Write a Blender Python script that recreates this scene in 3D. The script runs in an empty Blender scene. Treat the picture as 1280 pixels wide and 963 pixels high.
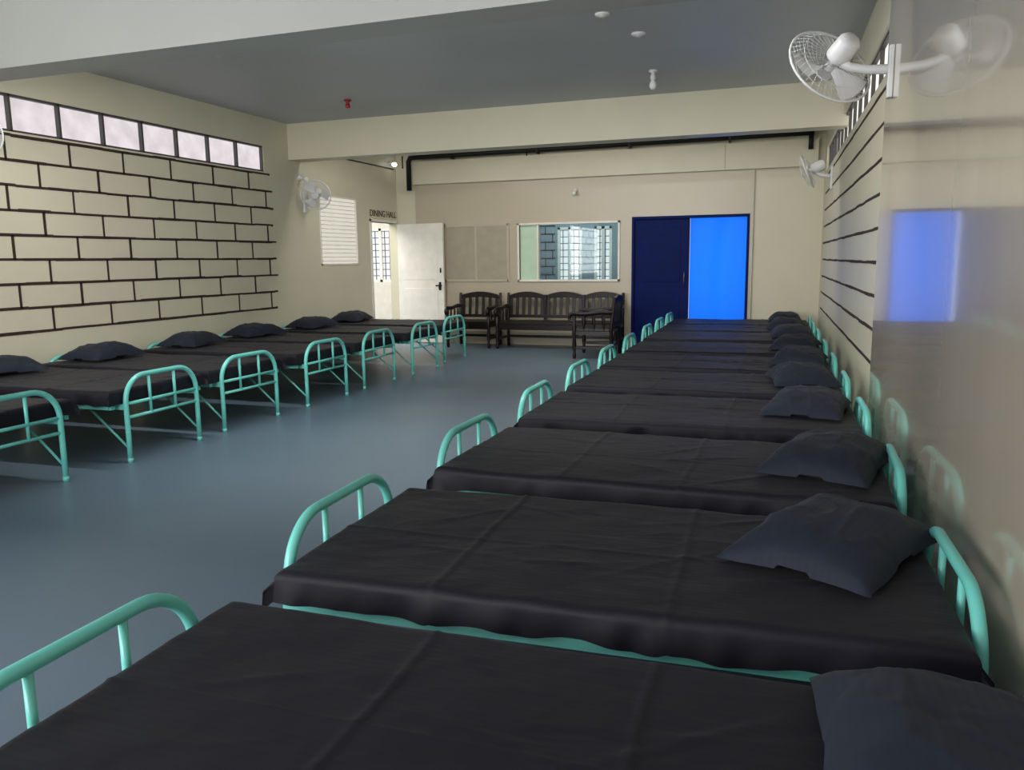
import bpy, math, random
from math import sin, cos, pi, radians
from mathutils import Vector, Matrix, noise
random.seed(7)
sc = bpy.context.scene
sc.view_settings.view_transform = 'Standard'
sc.view_settings.look = 'None'
COL = sc.collection

# ------------------------------------------------------------ materials
def lin(c):
    return tuple((x/255/12.92 if x/255 <= .04045 else ((x/255+.055)/1.055)**2.4) for x in c)

def mat(name, rgb, rough=.6, metal=0, var=.06, scale=6, bump=0, bscale=40, spec=.5, coat=0, sheen=0,
        stretch=(1, 1, 1)):
    m = bpy.data.materials.new(name); m.use_nodes = True
    nt = m.node_tree; N = nt.nodes; L = nt.links
    b = N['Principled BSDF']
    b.inputs['Roughness'].default_value = rough
    b.inputs['Metallic'].default_value = metal
    b.inputs['Specular IOR Level'].default_value = spec
    b.inputs['Coat Weight'].default_value = coat
    b.inputs['Coat Roughness'].default_value = .05
    b.inputs['Sheen Weight'].default_value = sheen
    c = lin(rgb)
    tc = N.new('ShaderNodeTexCoord'); mp = N.new('ShaderNodeMapping')
    mp.inputs['Scale'].default_value = stretch
    L.new(tc.outputs['Object'], mp.inputs['Vector'])
    nz = N.new('ShaderNodeTexNoise'); nz.inputs['Scale'].default_value = scale
    nz.inputs['Detail'].default_value = 4
    L.new(mp.outputs[0], nz.inputs['Vector'])
    r = N.new('ShaderNodeValToRGB')
    r.color_ramp.elements[0].position = .3; r.color_ramp.elements[1].position = .7
    r.color_ramp.elements[0].color = (*[x*(1-var) for x in c], 1)
    r.color_ramp.elements[1].color = (*[min(1, x*(1+var)) for x in c], 1)
    L.new(nz.outputs['Fac'], r.inputs['Fac']); L.new(r.outputs[0], b.inputs['Base Color'])
    if bump:
        n2 = N.new('ShaderNodeTexNoise'); n2.inputs['Scale'].default_value = bscale
        L.new(mp.outputs[0], n2.inputs['Vector'])
        bp = N.new('ShaderNodeBump'); bp.inputs['Strength'].default_value = bump
        bp.inputs['Distance'].default_value = .01
        L.new(n2.outputs['Fac'], bp.inputs['Height']); L.new(bp.outputs[0], b.inputs['Normal'])
    return m

def emat(name, rgb, strength, var=.1, scale=3):
    m = bpy.data.materials.new(name); m.use_nodes = True
    nt = m.node_tree; N = nt.nodes; L = nt.links
    for n in list(N): N.remove(n)
    o = N.new('ShaderNodeOutputMaterial'); e = N.new('ShaderNodeEmission')
    e.inputs['Strength'].default_value = strength
    c = lin(rgb)
    tc = N.new('ShaderNodeTexCoord')
    nz = N.new('ShaderNodeTexNoise'); nz.inputs['Scale'].default_value = scale
    L.new(tc.outputs['Object'], nz.inputs['Vector'])
    r = N.new('ShaderNodeValToRGB')
    r.color_ramp.elements[0].position = .3; r.color_ramp.elements[1].position = .7
    r.color_ramp.elements[0].color = (*[x*(1-var) for x in c], 1)
    r.color_ramp.elements[1].color = (*[x*(1+var) for x in c], 1)
    L.new(nz.outputs['Fac'], r.inputs['Fac']); L.new(r.outputs[0], e.inputs['Color'])
    L.new(e.outputs[0], o.inputs[0])
    return m

M_wall = mat('wall_paint_cream', (206, 201, 177), .45, var=.03, scale=1.5, bump=.05)
M_gloss = mat('gloss_panel_paint', (188, 178, 160), .16, var=.04, scale=1.5, bump=.035, bscale=3, spec=.8, coat=.8, stretch=(1, 2.5, .35))
M_ceil = mat('ceiling_paint', (188, 192, 194), .5, var=.04, scale=.8)
M_beam = mat('beam_paint', (174, 174, 168), .5, var=.04, scale=.8)
M_floor = mat('floor_epoxy', (94, 111, 125), .36, var=.07, scale=.9, bump=.04, bscale=25, spec=.45)
M_groove = mat('groove_paint', (48, 35, 27), .8, var=.3, scale=10)
M_white = mat('white_paint', (228, 224, 214), .4)
M_frame = mat('window_frame_grey', (70, 66, 66), .5)
M_teal = mat('teal_enamel', (108, 200, 188), .35, var=.05, coat=.15)
M_wood = mat('dark_polished_wood', (24, 14, 12), .3, var=.4, scale=12, stretch=(1, 1, 6), spec=.35)
M_black = mat('black_pvc', (18, 18, 20), .5, spec=.3)
M_navy = mat('navy_door_paint', (3, 22, 82), .6, var=.15, spec=.12)
M_fan = mat('fan_plastic', (214, 214, 214), .35)
M_metal = mat('steel', (120, 120, 122), .3, metal=.9)
M_red = mat('red_plastic', (150, 30, 30), .4)
M_partition = mat('partition_laminate', (182, 171, 150), .3, var=.04, scale=1.0)
M_panel = mat('partition_panel', (162, 154, 133), .35)
M_strip = emat('frosted_glass_lit', (220, 211, 214), 1.1, .12, 6)
M_stripR = emat('frosted_glass_lit_bright', (240, 238, 228), 1.3, .05)
M_sky = emat('daylight_glass', (235, 238, 240), 1.2, .05)
M_blindglow = emat('sunlit_blind_fabric', (222, 218, 204), .95, .03)
M_fill_tube = emat('fill_tube_emission', (255, 250, 240), 5, 0)  # emission for the added fill tubes behind the beams
M_bulb = mat('bulb_glass', (225, 225, 220), .15)
M_bulblit = emat('bulb_lit', (255, 252, 245), 6, 0)

def sheet_mat(name, rgb, rough, spec, bs):
    m = mat(name, rgb, rough, var=.08, scale=3, spec=spec, sheen=.03)
    nt = m.node_tree; N = nt.nodes; L = nt.links; b = N['Principled BSDF']
    tc = [n for n in N if n.type == 'TEX_COORD'][0]
    w = N.new('ShaderNodeTexWave'); w.inputs['Scale'].default_value = 14; w.bands_direction = 'Y'
    w.inputs['Distortion'].default_value = .3
    L.new(tc.outputs['Object'], w.inputs['Vector'])
    mp = N.new('ShaderNodeMapping'); mp.inputs['Rotation'].default_value = (0, 0, .5); mp.inputs['Scale'].default_value = (1, 2.2, 1)
    L.new(tc.outputs['Object'], mp.inputs['Vector'])
    n2 = N.new('ShaderNodeTexNoise'); n2.inputs['Scale'].default_value = 3; n2.inputs['Detail'].default_value = 2.5
    n2.inputs['Distortion'].default_value = .5
    L.new(mp.outputs[0], n2.inputs['Vector'])
    b1 = N.new('ShaderNodeBump'); b1.inputs['Strength'].default_value = .03; b1.inputs['Distance'].default_value = .001
    b2 = N.new('ShaderNodeBump'); b2.inputs['Strength'].default_value = bs; b2.inputs['Distance'].default_value = .02
    L.new(w.outputs['Fac'], b1.inputs['Height']); L.new(n2.outputs['Fac'], b2.inputs['Height'])
    L.new(b2.outputs[0], b1.inputs['Normal']); L.new(b1.outputs[0], b.inputs['Normal'])
    ma = N.new('ShaderNodeMapRange'); ma.inputs['To Min'].default_value = rough-.025; ma.inputs['To Max'].default_value = rough+.025
    L.new(w.outputs['Fac'], ma.inputs['Value']); L.new(ma.outputs[0], b.inputs['Roughness'])
    return m
M_sheet = sheet_mat('black_cotton_sheet', (20, 18, 28), .58, .22, .5)
M_pillow = sheet_mat('charcoal_pillowcase', (31, 36, 48), .65, .18, .6)

# blue translucent curtain
M_blue = bpy.data.materials.new('blue_tarpaulin'); M_blue.use_nodes = True
nt = M_blue.node_tree; N = nt.nodes; b = N['Principled BSDF']
b.inputs['Base Color'].default_value = (*lin((8, 80, 215)), 1); b.inputs['Roughness'].default_value = .5
tr = N.new('ShaderNodeBsdfTranslucent'); tr.inputs['Color'].default_value = (*lin((16, 102, 215)), 1)
wv = N.new('ShaderNodeTexWave'); wv.inputs['Scale'].default_value = 2.2; wv.inputs['Distortion'].default_value = 1.5
tcc = N.new('ShaderNodeTexCoord'); nt.links.new(tcc.outputs['Object'], wv.inputs['Vector'])
bmp = N.new('ShaderNodeBump'); bmp.inputs['Strength'].default_value = .3; nt.links.new(wv.outputs['Fac'], bmp.inputs['Height'])
nt.links.new(bmp.outputs[0], tr.inputs['Normal'])
mx = N.new('ShaderNodeMixShader'); mx.inputs[0].default_value = .7
nt.links.new(b.outputs[0], mx.inputs[1]); nt.links.new(tr.outputs[0], mx.inputs[2])
nt.links.new(mx.outputs[0], N['Material Output'].inputs[0])

# clear glass
M_glass = bpy.data.materials.new('window_glass'); M_glass.use_nodes = True
nt = M_glass.node_tree; N = nt.nodes
g = N.new('ShaderNodeBsdfGlossy'); g.inputs['Roughness'].default_value = .02
t = N.new('ShaderNodeBsdfTransparent'); t.inputs['Color'].default_value = (.82, .9, .9, 1)
f = N.new('ShaderNodeFresnel'); f.inputs['IOR'].default_value = 1.5
mx = N.new('ShaderNodeMixShader')
nt.links.new(f.outputs[0], mx.inputs[0]); nt.links.new(t.outputs[0], mx.inputs[1]); nt.links.new(g.outputs[0], mx.inputs[2])
nt.links.new(mx.outputs[0], N['Material Output'].inputs[0])

# ------------------------------------------------------------ mesh builder
class MB:
    def __init__(s): s.v = []; s.f = []; s.m = []; s.s = []
    def face(s, idx, mi=0, sm=False): s.f.append(idx); s.m.append(mi); s.s.append(sm)
    def box(s, x0, x1, y0, y1, z0, z1, mi=0, M=None):
        b = len(s.v)
        for x, y, z in [(x0,y0,z0),(x1,y0,z0),(x1,y1,z0),(x0,y1,z0),(x0,y0,z1),(x1,y0,z1),(x1,y1,z1),(x0,y1,z1)]:
            p = Vector((x, y, z)); s.v.append(M @ p if M else p)
        for q in [(0,3,2,1),(4,5,6,7),(0,1,5,4),(1,2,6,5),(2,3,7,6),(3,0,4,7)]:
            s.face([b+i for i in q], mi)
        return s
    def tube(s, pts, r, n=10, mi=0, closed=False, cap=True, sx=1):
        pts = [Vector(p) for p in pts]; K = len(pts)
        rs = r if isinstance(r, (list, tuple)) else [r]*K
        T = []
        for i in range(K):
            if closed: t = pts[(i+1) % K]-pts[i-1]
            else: t = pts[min(i+1, K-1)]-pts[max(i-1, 0)]
            T.append(t.normalized())
        u = T[0].orthogonal().normalized(); base = len(s.v)
        for i in range(K):
            u = (u-T[i]*u.dot(T[i])).normalized(); w = T[i].cross(u)
            for k in range(n):
                a = 2*pi*k/n
                s.v.append(pts[i]+rs[i]*(u*cos(a)*sx+w*sin(a)))
        for i in range(K if closed else K-1):
            j = (i+1) % K
            for k in range(n):
                k2 = (k+1) % n
                s.face([base+i*n+k, base+i*n+k2, base+j*n+k2, base+j*n+k], mi, True)
        if cap and not closed:
            s.face([base+k for k in range(n)][::-1], mi); s.face([base+(K-1)*n+k for k in range(n)], mi)
        return s
    def lathe(s, prof, o, ax=(0, 0, 1), n=16, mi=0):
        o = Vector(o); ax = Vector(ax).normalized()
        return s.tube([o+ax*(h+i*1e-5) for i, (h, r) in enumerate(prof)], [max(r, .0008) for h, r in prof], n, mi)
    def grid(s, fn, nu, nv, mi=0, sm=True):
        b = len(s.v)
        for i in range(nu+1):
            for j in range(nv+1): s.v.append(Vector(fn(i/nu, j/nv)))
        for i in range(nu):
            for j in range(nv):
                a = b+i*(nv+1)+j
                s.face([a, a+nv+1, a+nv+2, a+1], mi, sm)
        return s
    def mesh(s, name, mats):
        me = bpy.data.meshes.new(name); me.from_pydata([tuple(v) for v in s.v], [], s.f)
        for m in mats: me.materials.append(m)
        me.polygons.foreach_set('material_index', s.m); me.polygons.foreach_set('use_smooth', s.s)
        me.update(); return me

def add(name, me, parent=None, loc=(0, 0, 0), rot=(0, 0, 0), bevel=0):
    o = bpy.data.objects.new(name, me); COL.objects.link(o)
    o.location = loc; o.rotation_euler = rot
    if parent: o.parent = parent
    if bevel:
        bv = o.modifiers.new('bevel', 'BEVEL'); bv.width = bevel; bv.segments = 2; bv.limit_method = 'ANGLE'
    return o
def empty(name, loc=(0, 0, 0), rot=(0, 0, 0)):
    e = bpy.data.objects.new(name, None); COL.objects.link(e); e.location = loc; e.rotation_euler = rot
    e.empty_display_size = .1; return e

def wall_cells(mb, axis, p0, p1, u0, u1, holes, z0=0, z1=3.3, mi=0):
    us = sorted({u0, u1, *[h[0] for h in holes], *[h[1] for h in holes]})
    zs = sorted({z0, z1, *[h[2] for h in holes], *[h[3] for h in holes]})
    for a, b in zip(us, us[1:]):
        for c, d in zip(zs, zs[1:]):
            um = (a+b)/2; zm = (c+d)/2
            if any(h[0] < um < h[1] and h[2] < zm < h[3] for h in holes): continue
            if axis == 'x': mb.box(p0, p1, a, b, c, d, mi)
            else: mb.box(a, b, p0, p1, c, d, mi)

XL = -6.65; YF = 12.9; H = 3.30; YB = -3.0
# ------------------------------------------------------------ room shell
add('floor', MB().box(-11.2, 1.5, YB-.15, 17, -.1, 0).mesh('floor', [M_floor]))
add('ceiling', MB().box(-11.2, 1.5, YB-.15, 17, H, H+.12).mesh('ceiling', [M_ceil]))

mb = MB()
wall_cells(mb, 'x', XL-.15, XL, YB, YF+.12, [(-2.6, 1.4, .9, 2.5), (1.9, 9.16, 2.61, 2.94), (10.42, 11.49, 1.38, 2.41), (11.94, 12.86, 0, 2.08)])
add('wall_left', mb.mesh('wall_left', [M_wall]))
mb = MB()
wall_cells(mb, 'y', YF, YF+.12, XL, 1.4, [(-4.37, -2.70, 1.08, 2.0), (-2.48, -.68, 0, 2.07)])
add('wall_far', mb.mesh('wall_far', [M_wall]))
mb = MB()
wall_cells(mb, 'y', YB-.15, YB, XL, 1.4, [(-5.8, -1.0, .9, 2.7)])
add('wall_back', mb.mesh('wall_back', [M_wall]))

# right wall runs very slightly inward: x = .62 - .025 y
TA = .025
def RX(y): return .62-TA*y
mb = MB(); mb.box(0, .15, YB, 5.6, 0, H)
add('wall_right_near', mb.mesh('wall_right_near', [M_gloss]), loc=(.62, 0, 0), rot=(0, 0, TA))
mb = MB()
wall_cells(mb, 'x', .05, .2, 5.6, YF+.1, [(5.75, 12.5, 2.61, 2.94)])
add('wall_right_far', mb.mesh('wall_right_far', [M_wall]), loc=(.62, 0, 0), rot=(0, 0, TA))

# beams
add('beam_front', MB().box(XL, .9, 4.46, 4.76, 2.82, H).mesh('beam_front', [M_beam]))
add('beam_far', MB().box(XL, .9, 9.72, 10.0, 2.82, H).mesh('beam_far', [M_wall]))

# brick-pattern grooves
def grooves(name, x, side, y0, y1, z0, n, loc=(0, 0, 0), rot=(0, 0, 0), bl=.68, dz=.22, vert=True, t=.0125):
    mb = MB()
    xa, xb = (x, x+.004*side) if side > 0 else (x-.004, x)
    for k in range(n):
        y = y0; ye = y1+random.uniform(-.02, .05)
        while y < ye-.01:
            yn = min(y+bl/2, ye); j = random.uniform(-.003, .003); tt = t*random.uniform(.85, 1.2)
            mb.box(xa, xb, y, yn, z0+k*dz-tt+j, z0+k*dz+tt+j); y = yn
        if vert and k < n-1:
            yy = y1-.12-(.34 if k % 2 else 0)
            while yy > y0:
                j = random.uniform(-.012, .012); tt = t*random.uniform(.8, 1.15)
                mb.box(xa, xb, yy+j-tt, yy+j+tt, z0+k*dz, z0+(k+1)*dz)
                yy -= bl
    add(name, mb.mesh(name, [M_groove]), loc=loc, rot=rot)
grooves('trim_brick_grooves_left', XL, 1, YB, 9.28, .82, 9)
grooves('trim_brick_grooves_right', .05, -1, 5.62, 12.4, .68, 9, loc=(.62, 0, 0), rot=(0, 0, TA), dz=.23, vert=False, t=.011)

# clerestory windows
def strip_window(name, x0, x1, ya, yb, z0, z1, n, pane, loc=(0, 0, 0), rot=(0, 0, 0)):
    e = empty(name, loc, rot); xm = (x0+x1)/2
    add('pane', MB().box(xm-.005, xm+.005, ya, yb, z0, z1).mesh('pane', [pane]), e)
    mb = MB(); w = (yb-ya)/n
    for i in range(n+1):
        y = ya+i*w; mb.box(x0+.02, x1-.01, y-.012, y+.012, z0, z1)
    mb.box(x0+.02, x1-.01, ya, yb, z0, z0+.02).box(x0+.02, x1-.01, ya, yb, z1-.02, z1)
    add('frame', mb.mesh('frame', [M_frame]), e)
    return e
strip_window('window_1', XL-.12, XL, 1.9, 9.16, 2.61, 2.94, 14, M_strip)
strip_window('window_2', .06, .17, 5.75, 12.5, 2.61, 2.94, 13, M_stripR, (.62, 0, 0), (0, 0, TA))

# small side window with sunlit blind
e = empty('window_3')
mb = MB()
for a in [(10.42, 10.44, 1.38, 2.41), (11.47, 11.49, 1.38, 2.41), (10.42, 11.49, 1.38, 1.40), (10.42, 11.49, 2.39, 2.41)]:
    mb.box(XL-.1, XL+.01, *a)
add('frame', mb.mesh('frame', [M_white]), e)
mb = MB()
for k in range(16):
    z = 1.44+k*.06
    mb.box(XL-.022, XL-.014, 10.44, 11.47, z-.005, z+.005)
add('slats', mb.mesh('slats', [M_white]), e)
add('blind', MB().box(XL-.03, XL-.022, 10.43, 11.48, 1.39, 2.40).mesh('pane', [M_blindglow]), e)

# unseen windows, added as openings for fill light: back wall and near-left wall
e = empty('window_back_added')
mb = MB()
for x in [-5.8, -4.6, -3.4, -2.2, -1.05]: mb.box(x, x+.05, YB-.1, YB-.04, .9, 2.7)
mb.box(-5.8, -1, YB-.1, YB-.04, .9, .95).box(-5.8, -1, YB-.1, YB-.04, 2.65, 2.7)
add('frame', mb.mesh('frame', [M_white]), e)
e = empty('window_left_added')
mb = MB()
for y in [-2.6, -1.27, .06, 1.35]: mb.box(XL-.1, XL-.04, y, y+.05, .9, 2.5)
mb.box(XL-.1, XL-.04, -2.6, 1.4, .9, .95).box(XL-.1, XL-.04, -2.6, 1.4, 2.45, 2.5)
add('frame', mb.mesh('frame', [M_white]), e)

# ------------------------------------------------------------ far wall: partition, openings
mb = MB()
mb.box(-6.27, -4.37, YF-.04, YF, 0, 2.72).box(-4.37, -2.70, YF-.04, YF, 0, 1.08).box(-4.37, -2.70, YF-.04, YF, 2.0, 2.72)
mb.box(-2.70, -2.48, YF-.04, YF, 0, 2.72).box(-2.48, -.68, YF-.04, YF, 2.07, 2.72).box(-.68, -.63, YF-.04, YF, 0, 2.72)
add('trim_partition', mb.mesh('trim_partition', [M_partition]))
mb = MB(); mb.box(-6.27, .25, YF-.12, YF, 2.72, 3.1).box(-1.07, -1.06, YF-.125, YF-.12, 2.74, 3.1, 1)
add('trim_lintel', mb.mesh('trim_lintel', [M_wall, M_panel]))
mb = MB()
for x in (-5.73, -4.57): mb.box(x-.02, x+.02, YF-.06, YF-.04, 1.06, 2.03, 1)
mb.box(-5.73, -4.57, YF-.06, YF-.04, 1.06, 1.1, 1).box(-5.73, -4.57, YF-.06, YF-.04, 1.99, 2.03, 1)
mb.box(-5.71, -5.16, YF-.05, YF-.04, 1.1, 1.99, 0).box(-5.14, -4.59, YF-.056, YF-.04, 1.1, 1.99, 0)
mb.box(-5.17, -5.13, YF-.06, YF-.04, 1.1, 1.99, 1)
add('window_5', mb.mesh('window_5', [M_panel, M_partition]))
# glazed window
e = empty('window_6')
mb = MB()
for x0, x1, z0, z1 in [(-4.40, -4.37, 1.06, 2.02), (-2.70, -2.67, 1.06, 2.02), (-4.4, -2.67, 1.06, 1.09), (-4.4, -2.67, 1.99, 2.02), (-4.06, -4.03, 1.09, 2.0)]:
    mb.box(x0, x1, YF-.07, YF+.05, z0, z1)
add('frame', mb.mesh('frame', [M_white]), e)
add('frosted_pane', MB().box(-4.37, -4.06, YF, YF+.01, 1.09, 1.99).mesh('fp', [mat('frosted_green', (190, 215, 190), .4)]), e)
add('glass_pane', MB().box(-4.03, -2.70, YF+.01, YF+.02, 1.09, 1.99).mesh('gp', [M_glass]), e)

# double door: navy leaf + blue tarpaulin
e = empty('door_1')
mb = MB()
mb.box(-2.48, -2.44, YF-.05, YF+.1, 0, 2.07).box(-.72, -.68, YF-.05, YF+.1, 0, 2.07).box(-2.44, -.72, YF-.05, YF+.1, 2.03, 2.07)
add('frame', mb.mesh('frame', [M_navy]), e)
mb = MB(); mb.box(-2.44, -1.58, YF+.0, YF+.035, 0.01, 2.03)
for z0, z1 in [(.15, .9), (1.05, 1.9)]: mb.box(-2.3, -1.72, YF-.008, YF, z0, z1)
mb.tube([(-1.65, YF-.02, 1.0), (-1.65, YF-.04, 1.03), (-1.65, YF-.04, 1.17), (-1.65, YF-.02, 1.2)], .008, 8, 1)
add('leaf', mb.mesh('leaf', [M_navy, M_metal]), e, bevel=.003)
c = MB().grid(lambda u, v: (-1.58+.88*u, YF+.07+.012*sin(u*11+1.5*sin(v*3)), .02+2.03*v), 60, 20).mesh('tarp', [M_blue])
add('blue_tarpaulin', c, e)

# ------------------------------------------------------------ dining hall door
e = empty('door_2')
mb = MB()
mb.box(XL-.16, XL+.02, 11.9, 11.94, 0, 2.12).box(XL-.16, XL+.02, 11.9, 12.86, 2.08, 2.12)
add('frame', mb.mesh('frame', [M_white]), e)
mb = MB(); mb.box(0, .93, -.02, .02, .01, 2.06)
for z0, z1 in [(.15, .95), (1.1, 1.9)]: mb.box(.12, .81, -.025, -.02, z0, z1)
mb.tube([(.78, -.04, 1.0), (.9, -.04, 1.0)], .012, 8, 1).box(.84, .88, -.035, -.02, .92, 1.06, 1).tube([(.86, -.05, 1.02), (.86, -.06, .94)], .012, 8, 1)
mb.box(.86, .89, -.03, -.02, 1.22, 1.3, 1)
add('leaf', mb.mesh('leaf', [M_white, M_black]), e, loc=(XL+.03, 12.83, 0), rot=(0, 0, -.12), bevel=.003)

cu = bpy.data.curves.new('dining_hall_lettering', 'FONT'); cu.body = 'DINING HALL'; cu.size = .15; cu.extrude = .002
cu.materials.append(M_black)
o = bpy.data.objects.new('dining_hall_lettering', cu); COL.objects.link(o)
o.location = (XL+.004, 11.92, 2.17); o.rotation_euler = (pi/2, 0, pi/2)

# dining hall room beyond
M_dw = mat('dining_wall_paint', (214, 210, 200), .5)
mb = MB(); wall_cells(mb, 'y', 15.0, 15.1, -11, XL-.15, [(-8.6, -7.7, 1.0, 2.1)])
add('wall_dining_far', mb.mesh('w', [M_dw]))
add('wall_dining_left', MB().box(-11.1, -11, 8, 15.1, 0, H).mesh('w', [M_dw]))
add('wall_dining_near', MB().box(-11, XL-.15, 8, 8.1, 0, H).mesh('w', [M_dw]))
add('wall_dining_right', MB().box(XL-.15, XL, YF+.12, 15.1, 0, H).mesh('w', [M_dw]))
def barred(name, x0, x1, y, z0, z1):
    e = empty(name)
    mb = MB()
    for a in [(x0, x0+.05, z0, z1), (x1-.05, x1, z0, z1), (x0, x1, z0, z0+.05), (x0, x1, z1-.05, z1), ((x0+x1)/2-.03, (x0+x1)/2+.03, z0, z1)]:
        mb.box(a[0], a[1], y-.03, y+.04, a[2], a[3])
    add('frame', mb.mesh('frame', [M_white]), e)
    mb = MB(); k = 1
    while x0+k*.11 < x1: mb.box(x0+k*.11-.007, x0+k*.11+.007, y-.02, y-.006, z0, z1); k += 1
    k = 1
    while z0+k*.13 < z1: mb.box(x0, x1, y-.02, y-.006, z0+k*.13-.007, z0+k*.13+.007); k += 1
    add('grille', mb.mesh('grille', [M_frame]), e)
    add('pane', MB().box(x0, x1, y+.03, y+.035, z0, z1).mesh('pane', [M_sky]), e)
barred('window_7', -8.6, -7.7, 15.03, 1.0, 2.1)

# adjoining room behind glazed window
M_adj = mat('adjoining_wall_paint', (120, 140, 146), .5)
mb = MB(); wall_cells(mb, 'y', 15.6, 15.7, -6.4, -2.55, [(-4.5, -4.0, .95, 2.05), (-3.75, -3.4, .95, 2.05)])
add('wall_adjoining_far', mb.mesh('w', [M_adj]))
add('wall_adjoining_left', MB().box(-6.5, -6.4, YF+.12, 15.7, 0, H).mesh('w', [M_adj]))
add('wall_adjoining_right', MB().box(-2.6, -2.5, YF+.12, 15.7, 0, H).mesh('w', [mat('adj_blue', (60, 110, 190), .5)]))
barred('window_8', -4.5, -4.0, 15.63, .95, 2.05)
barred('window_9', -3.75, -3.4, 15.63, .95, 2.05)
mb = MB()
for k in range(10):
    z = .8+k*.16; mb.box(-6.4, -4.55, 15.595, 15.6, z-.012, z+.012)
    x = -4.6-(.15 if k % 2 else 0)
    while x > -6.4: mb.box(x-.01, x+.01, 15.595, 15.6, z, z+.16); x -= .35
add('trim_brick_grooves_adjoining', mb.mesh('g', [M_groove]))

# ------------------------------------------------------------ pipes
mb = MB()
mb.tube([(-6.32, YF-.16, 2.62), (-6.32, YF-.16, 3.1), (-6.28, YF-.17, 3.16), (-6.2, YF-.17, 3.17), (.18, YF-.17, 3.19)], .045, 10)
mb.tube([(-6.2, YF-.15, 3.25), (.2, YF-.15, 3.26)], .022, 8)
mb.tube([(.14, YF-.17, 3.17), (.14, YF-.17, 2.95)], .035, 8)
mb.tube([(-6.45, YF-.13, 3.22), (-6.45, YF-.13, 3.0)], .012, 8)
for x in [-5.5, -4, -2.5, -1]: mb.box(x-.015, x+.015, YF-.23, YF-.1, 3.11, 3.24)
add('drain_pipe', mb.mesh('drain_pipe', [M_black]))
add('electrical_conduit', MB().tube([(-4.2, YF-.13, 3.14), (-4.2, YF-.13, 3.09)], .01).tube([(XL+.01, 10.05, 3.0), (XL+.01, 12.8, 3.0)], .01).mesh('c', [M_black]))

# ------------------------------------------------------------ beds
def arch(x, zt, hw=.37, R=.19):
    pts = [(x, -hw, 0.0), (x, -hw, zt*.35), (x, -hw, zt-R)]
    for k in range(1, 9):
        a = k/9*pi/2; pts.append((x, -hw+R-R*cos(a), zt-R+R*sin(a)))
    pts.append((x, -hw+R, zt))
    q = [(p[0], -p[1], p[2]) for p in pts[::-1]]
    return pts+q
FX = 1.0
def frame_mesh(foot, head, rz):
    mb = MB()
    for x, zt in [(-FX, foot), (FX, head)]:
        mb.tube(arch(x, zt), .0185, 12)
        mb.tube([(x, -.37, rz-.10), (x, .37, rz-.10)], .012, 8)
        mb.tube([(x, -.37, rz), (x, .37, rz)], .012, 8)
        for y in (-.13, .13): mb.tube([(x, y, rz-.10), (x, y, zt-.008)], .0115, 8)
        for y in (-.37, .37):
            mb.lathe([(0, .021), (.03, .021), (.032, .018)], (x, y, 0), n=10, mi=0)
            s = 1 if x < 0 else -1
            mb.tube([(x, y, .10), (x+s*.36, y, rz-.025)], .009, 8)
    for y in (-.37, .37): mb.box(-FX, FX, y-.018, y+.018, rz-.04, rz)
    for y in (-.455, .455): mb.box(-FX+.04, FX-.04, y-.016, y+.016, rz-.03, rz+.002)
    for x in (-.9, -.65, -.2, .25, .7, .9): mb.box(x-.015, x+.015, -.455, .455, rz-.027, rz-.002)
    mb.box(-.955, .955, -.45, .45, rz+.001, rz+.011, 1)
    return mb.mesh('bed_frame', [M_teal, M_black])
FR_R = frame_mesh(.585, .55, .372); FR_L = frame_mesh(.625, .57, .43)

def sheet_mesh(seed):
    hl, hw, top, drop = .972, .492, .478, .09
    NU, NV = 190, 100
    so = Vector((seed*7.3, seed*3.1, 0))
    creases_x = [random.uniform(-.5, -.3), random.uniform(.15, .35)]
    cy = random.uniform(-.05, .1)
    lines = [(random.uniform(-.9, .7), random.uniform(-.45, .45), random.uniform(-.9, .9), random.uniform(.15, .4), random.uniform(.002, .005)) for _ in range(11)]
    def fn(u, v):
        s = (u*2-1)*(hl+drop); t = (v*2-1)*(hw+drop)
        def fold(a, h, R=.026):
            e = abs(a)-(h-R)
            if e <= 0: return a, 0.
            if e < R*pi/2:
                th = e/R; return math.copysign(h-R+R*sin(th), a), R*(1-cos(th))
            return math.copysign(h, a), R+(e-R*pi/2)
        x, dx = fold(s, hl); y, dy = fold(t, hw)
        d = max(dx, dy)
        n1 = noise.noise(Vector((x*2.2, y*2.2, 0))+so); n2 = noise.noise(Vector((x*7, y*9, 1))+so)
        n3 = noise.noise(Vector((x*2.5+y*2, y*8-x*3, 4))+so)
        n4 = noise.noise(Vector((x*4-y*3, y*5+x*2, 9))+so)
        d *= 1+.22*n1+.14*n2
        z = top-d
        z += .007*n1+.003*n2*(1 if d < .02 else 0)+.010*max(0, .12-abs(n3))+.008*max(0, .10-abs(n4))
        for c in creases_x: z += .0045*math.exp(-((x-c-.02*n1)/.010)**2)
        z += .004*math.exp(-((y-cy)/.010)**2)
        for lx, ly, la, ll, lh in lines:
            px = x-lx; py = y-ly; al = px*cos(la)+py*sin(la); ac = -px*sin(la)+py*cos(la)+.03*n1
            if abs(al) < ll: z += lh*math.exp(-(ac/.014)**2)*cos(al/ll*pi/2)
        fl = max(0, d-.025)
        if dy > .01:
            y += math.copysign(1, y)*(fl*(.12+.4*noise.noise(Vector((x*6, seed, 2))))+.10*fl*sin(x*38+4*n1)*max(0, .4+n2))
        if dx > .01 and abs(y) > .43: x += math.copysign(1, x)*fl*.05
        if dx > .03 and dy > .03: z -= .02; x += math.copysign(.02, x); y += math.copysign(.03, y)
        return (x, y, z)
    return MB().grid(fn, NU, NV).mesh('mattress_%d' % seed, [M_sheet])
SHEETS = [sheet_mesh(i+1) for i in range(5)]

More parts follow.
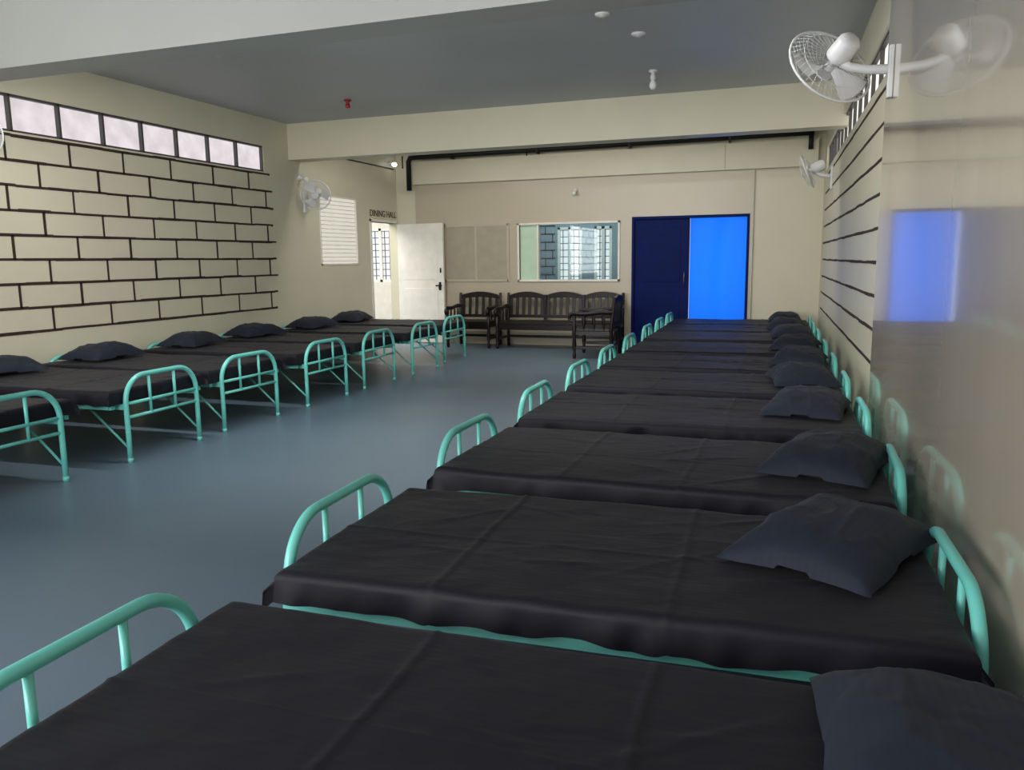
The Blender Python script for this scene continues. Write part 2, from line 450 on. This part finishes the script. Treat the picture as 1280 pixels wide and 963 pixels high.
def pillow_mesh(seed):
    a, b, T = .325, .235, .088
    so = Vector((seed*5.1, 0, seed))
    mb = MB()
    def mk(sgn):
        def fn(u, v):
            u = u*2-1; v = v*2-1
            x = a*u*(1-.08*(1-v*v)); y = b*v*(1-.10*(1-u*u))
            th = max(0, (1-abs(u)**3.0))**.55*max(0, (1-abs(v)**3.0))**.55
            n = noise.noise(Vector((x*6, y*6, seed))+so); n2 = noise.noise(Vector((x*14, y*14, seed)))
            n3 = noise.noise(Vector((x*5+y*3, y*9-x*4, seed+3)))
            r = .016*n*th+.006*n2*th+.05*max(0, .12-abs(n3))*th**.5
            z = T*(1.05 if sgn > 0 else .55)*th*sgn+r+T*.62
            z -= .035*(1-th)*(1 if abs(u)+abs(v) > 1.2 else .6)
            x += .012*n*(1-th); y += .016*noise.noise(Vector((x*5, 3, seed)))*(1-th)
            return (x, y, z)
        return fn
    mb.grid(mk(1), 54, 42); mb.grid(mk(-1), 54, 42)
    return mb.mesh('pillow_%d' % seed, [M_pillow])
PILLOWS = [pillow_mesh(i+1) for i in range(4)]

def bed(cx, cy, rot, k, poff=(.62, 0), prot=pi/2, tilt=(0, 0), pz=0, left=False):
    e = empty('metal_bed', (cx, cy, 0), (0, 0, rot))
    add('frame', FR_L if left else FR_R, e)
    dz = .058 if left else 0
    add('mattress', SHEETS[k % 5], e, loc=(0, 0, dz))
    M = Matrix.Translation((cx, cy, 0)) @ Matrix.Rotation(rot, 4, 'Z')
    p = M @ Vector((poff[0], poff[1], .478+pz+dz))
    add('pillow', PILLOWS[(k*3+1) % 4], None, p, (tilt[0], tilt[1], rot+prot))
    return e

right = [1.29, 2.50, 3.75, 5.03, 6.25, 7.45, 8.70, 10.0, 11.14, 12.24]
prot = [1.56, 1.12, 1.3, 1.4, 1.7, 1.5, 1.45, 1.6, 1.5, 1.6]
poff = [(.80, .15), (.69, .13), (.74, .02), (.70, .10), (.70, .08), (.72, .06), (.72, 0), (.70, 0), (.66, 0), (.66, 0)]
for i, y in enumerate(right):
    hx = RX(y)-.075
    bed(hx-1.015, y, TA*.5+[0, .02, -.02, .01, 0, 0, .01, 0, 0, 0][i], i, poff[i], prot[i])
left = [2.3, 3.53, 4.78, 5.88, 7.08, 8.22, 9.42, 10.62]
for i, y in enumerate(left):
    bed(-5.52-(.1 if i == 7 else .02*(i % 2)), y, pi+[.0, .0, .02, -.01, .0, .01, 0, 0][i], i+1,
        (.68, 0), pi/2+random.uniform(-.25, .25), pz=.005, left=True)

# ------------------------------------------------------------ wooden seating
def wooden_seat(name, W, nseg, loc, rot):
    D = .58; mb = MB(); hw = W/2
    for x in (-hw+.03, hw-.03):
        mb.tube([(x, -D/2, 0), (x, -D/2, .05), (x, -D/2, .09), (x, -D/2, .2), (x, -D/2, .3), (x, -D/2, .36), (x, -D/2, .46), (x, -D/2, .5), (x, -D/2, .62)],
                [.022, .03, .02, .034, .024, .034, .034, .022, .028], 10)
        mb.tube([(x, D/2-.03, 0), (x, D/2-.05, .42), (x, D/2, .88)], [.028, .03, .025], 8)
        mb.tube([(x, D/2-.02, .66), (x, .1, .67), (x, -.12, .64), (x, -D/2-.02, .65)]+
                [(x, -D/2-.02-.055*sin(a), .595+.055*cos(a)) for a in [.5, 1.1, 1.7, 2.3, 2.9, 3.5, 4.1]], [.03]*4+[.028, .026, .024, .022, .02, .018, .016], 8, sx=1.3)
        for y in (-.15, 0, .14): mb.tube([(x, y, .4), (x, y, .52), (x, y, .64)], [.012, .02, .012], 8)
        mb.box(x-.02, x+.02, -D/2, D/2-.04, .14, .18)
        mb.box(x-.02, x+.02, -D/2, D/2-.04, .34, .40)
    mb.box(-hw+.02, hw-.02, -D/2-.02, D/2-.05, .40, .435)
    mb.box(-hw+.03, hw-.03, -D/2-.01, -D/2+.02, .31, .40)
    mb.box(-hw+.03, hw-.03, D/2-.07, D/2-.03, .14, .18)
    def by(z): return D/2-.05+(z-.42)*.11
    sw = (W-.06)/nseg
    for s in range(nseg):
        x0 = -hw+.03+s*sw
        n = 16
        for i in range(n):
            ta = i/n; tb = (i+1)/n
            za = .83+.07*sin(pi*ta)**.8; zb = .83+.07*max(0, sin(pi*tb))**.8
            b0 = len(mb.v)
            for (t, zt) in ((ta, za), (tb, zb)):
                for yy in (-.018, .018):
                    for zz in (.775+.03*sin(pi*t), zt): mb.v.append(Vector((x0+sw*t, by(.8)+yy, zz)))
            for q in [(0, 1, 5, 4), (2, 6, 7, 3), (1, 3, 7, 5), (0, 4, 6, 2), (0, 2, 3, 1), (4, 5, 7, 6)]: mb.face([b0+j for j in q])
        if s > 0:
            mb.box(x0-.025, x0+.025, by(.6)-.02, by(.6)+.03, .42, .85)
        ns = 6
        for i in range(ns):
            x = x0+sw*(i+.5)/ns
            M = Matrix.Translation((x, by(.5), .5)) @ Matrix.Rotation(-.11, 4, 'X')
            mb.box(-.028, .028, -.009, .009, 0, .31, 0, M)
    mb.box(-hw+.03, hw-.03, by(.5)-.02, by(.5)+.02, .47, .52)
    return add(name, mb.mesh(name, [M_wood]), loc=loc, rot=rot, bevel=.004)
wooden_seat('wooden_bench', 2.0, 3, (-3.55, 12.42, 0), (0, 0, 0))
wooden_seat('wooden_armchair', .78, 1, (-5.03, 12.42, 0), (0, 0, 0))
wooden_seat('wooden_armchair', .8, 1, (-2.70, 11.52, 0), (0, 0, -pi/2+.06))

# ------------------------------------------------------------ wall fans
def wall_fan(loc, wallrot, face, R=.21, arm=.21):
    e = empty('wall_fan', loc, (0, 0, wallrot))
    mb = MB()
    mb.box(0, .03, -.035, .035, -.16, .13)
    mb.tube([(.01, 0, 0), (arm*.5, 0, .01), (arm*.8, 0, .03), (arm-.01, 0, .06)], [.03, .026, .026, .03], 10)
    add('bracket', mb.mesh('bracket', [M_fan]), e, bevel=.006)
    F = Vector(face).normalized(); O = Vector((arm, 0, .11))
    mb = MB()
    mb.lathe([(-.12, .02), (-.115, .05), (-.09, .068), (0, .072), (.03, .07), (.05, .04), (.06, .02), (.1, .02)], O, F, 20)
    add('motor', mb.mesh('motor', [M_fan]), e)
    q = F.to_track_quat('Z', 'Y'); C = O+F*.10
    def P(r, a, h): return C+q @ Vector((r*cos(a), r*sin(a), h))
    mb = MB()
    mb.tube([P(R, 2*pi*k/32, 0) for k in range(32)], .008, 6, closed=True)
    for r, h in [(R*.75, .045), (R*.45, .062), (R*.75, -.045)]:
        mb.tube([P(r, 2*pi*k/28, h) for k in range(28)], .002, 4, closed=True)
    mb.lathe([(.055, .05), (.07, .05), (.075, .03)], C, F, 16)
    for k in range(36):
        a = 2*pi*k/36
        mb.tube([P(.05, a, .065), P(R*.45, a+.1, .062), P(R*.75, a+.2, .045), P(R, a+.3, 0)], .0014, 4)
        mb.tube([P(.07, a, -.055), P(R*.75, a-.1, -.045), P(R, a-.2, 0)], .0014, 4)
    add('cage', mb.mesh('cage', [M_fan]), e)
    mb = MB()
    for k in range(3):
        a0 = 2*pi*k/3
        mb.grid(lambda u, v: P(.03+u*(R-.06), a0+(v-.5)*(.5+1.0*u)*(1-.35*u*u), .03*(v-.5)*1.4), 10, 8)
    mb.lathe([(-.02, .03), (.02, .03), (.03, .015)], C, F, 14)
    add('blades', mb.mesh('blades', [M_fan]), e)
    return e
wall_fan((RX(5.3), 5.3, 2.48), pi, (.5, -.68, -.5), .265, .29)
wall_fan((RX(11)+.05, 11.0, 2.40), pi, (.85, -.1, -.35))
wall_fan((XL, 10.05, 2.28), 0, (.35, -.8, -.3))
wall_fan((XL, 5.0, 2.42), 0, (.6, -.6, -.3))

# ------------------------------------------------------------ ceiling fittings
def bulb(x, y, zc=H, red=False):
    mb = MB()
    mb.lathe([(0, .045), (-.015, .045), (-.02, .02), (-.05, .02), (-.052, .028), (-.09, .028), (-.092, .024)], (x, y, zc), mi=1 if red else 0)
    if not red: mb.lathe([(-.088, .014), (-.105, .02), (-.13, .034), (-.155, .036), (-.178, .026), (-.19, .01)], (x, y, zc), mi=2)
    add('light_bulb_holder', mb.mesh('bulb', [M_fan, M_red, M_bulb]))
bulb(-1.44, 8.5); bulb(-5.03, 8.6, red=True)
for x, y in [(-1.33, 7.1), (-1.49, 6.45), (-5.0, 6.3)]:
    add('ceiling_rose', MB().lathe([(0, .06), (-.012, .06), (-.02, .03), (-.03, .02)], (x, y, H)).mesh('r', [M_fan]))
def wlamp(name, p, ax, m=None):
    mb = MB(); mb.lathe([(0, .04), (.02, .04), (.025, .022), (.07, .024)], p, ax)
    mb.lathe([(.07, .02), (.1, .035), (.13, .035), (.15, .015)], p, ax, mi=1)
    add(name, mb.mesh(name, [M_fan, m or M_bulb]))
wlamp('wall_bulb', (XL, 9.95, 2.60), (1, 0, -.2))
wlamp('wall_bulb', (-3.4, YF-.04, 2.52), (0, -1, -.5))
wlamp('wall_bulb', (XL, 12.65, 3.08), (1, 0, -.2), M_bulblit)
def added_fill_tube(loc, L=1.2):  # added fixtures behind the beams, out of sight, to carry the fill light
    e = empty('added_fill_tube', loc)
    add('batten', MB().box(-L/2, L/2, 0, .04, -.03, .03).mesh('b', [M_fan]), e)
    add('tube', MB().tube([(-L/2+.03, .06, 0), (L/2-.03, .06, 0)], .014, 10).mesh('t', [M_fill_tube]), e)
for x in (-1.8, -4.6):
    added_fill_tube((x, 4.765, 3.08)); added_fill_tube((x, 10.005, 3.08))

# ------------------------------------------------------------ lights
def area(name, loc, d, sx, sy, power, col=(1, 1, 1)):
    l = bpy.data.lights.new(name, 'AREA'); l.shape = 'RECTANGLE'; l.size = sx; l.size_y = sy; l.energy = power; l.color = col
    o = bpy.data.objects.new(name, l); COL.objects.link(o); o.location = loc
    o.rotation_euler = (-Vector(d)).to_track_quat('Z', 'Y').to_euler(); return o
area('fill_back', (-3.4, YB-.02, 1.8), (0, 1, 0.03), 4.6, 1.7, 330, (.98, .98, 1))  # added ambient fill from behind the camera, at the unseen window
area('fill_left', (XL-.02, -.6, 1.7), (1, 0, 0), 3.9, 1.5, 150, (.98, .98, 1))  # added fill from the left for the near right wall and beds
area('unseen_beam_fill', (-3.2, 4.9, 3.2), (0, .3, -1), 5, .2, 115, (1, .99, .97))  # added fill, hidden behind the front beam
area('unseen_beam_fill', (-3.2, 10.15, 3.2), (0, .3, -1), 5, .2, 62, (1, .97, .92))  # added fill for the far bay, hidden behind the far beam
area('dining_daylight', (-8.8, 11.5, 3.2), (0, 0, -1), 3, 4, 300, (1, .98, .95))
area('adjoining_daylight', (-4.2, 14.4, 3.2), (0, 0, -1), 2, 1.5, 60, (.9, .97, 1))
area('door_daylight', (-1.2, YF+1.0, 1.3), (0, -1, 0), 1.6, 2.2, 40, (.9, .97, 1))

w = bpy.data.worlds.new('world'); sc.world = w; w.use_nodes = True
w.node_tree.nodes['Background'].inputs[0].default_value = (.75, .85, 1, 1)
w.node_tree.nodes['Background'].inputs[1].default_value = .8

# ------------------------------------------------------------ camera
f, p_, th, ro = 1000.5, radians(8.88), radians(19.43), radians(-.75)
Rv = Vector((cos(th), sin(th), 0)); Fh = Vector((-sin(th), cos(th), 0)); U = Vector((0, 0, 1))
Fv = Fh*cos(p_)-U*sin(p_); V = Fh*sin(p_)+U*cos(p_)
R2 = Rv*cos(ro)+V*sin(ro); V2 = V*cos(ro)-Rv*sin(ro)
M = Matrix((( R2.x, V2.x, -Fv.x, 0), (R2.y, V2.y, -Fv.y, 0), (R2.z, V2.z, -Fv.z, 1.42), (0, 0, 0, 1)))
cd = bpy.data.cameras.new('camera'); cam = bpy.data.objects.new('camera', cd); COL.objects.link(cam)
cam.matrix_world = M; cd.sensor_width = 36; cd.lens = f/1280*36; cd.clip_start = .05
sc.camera = cam
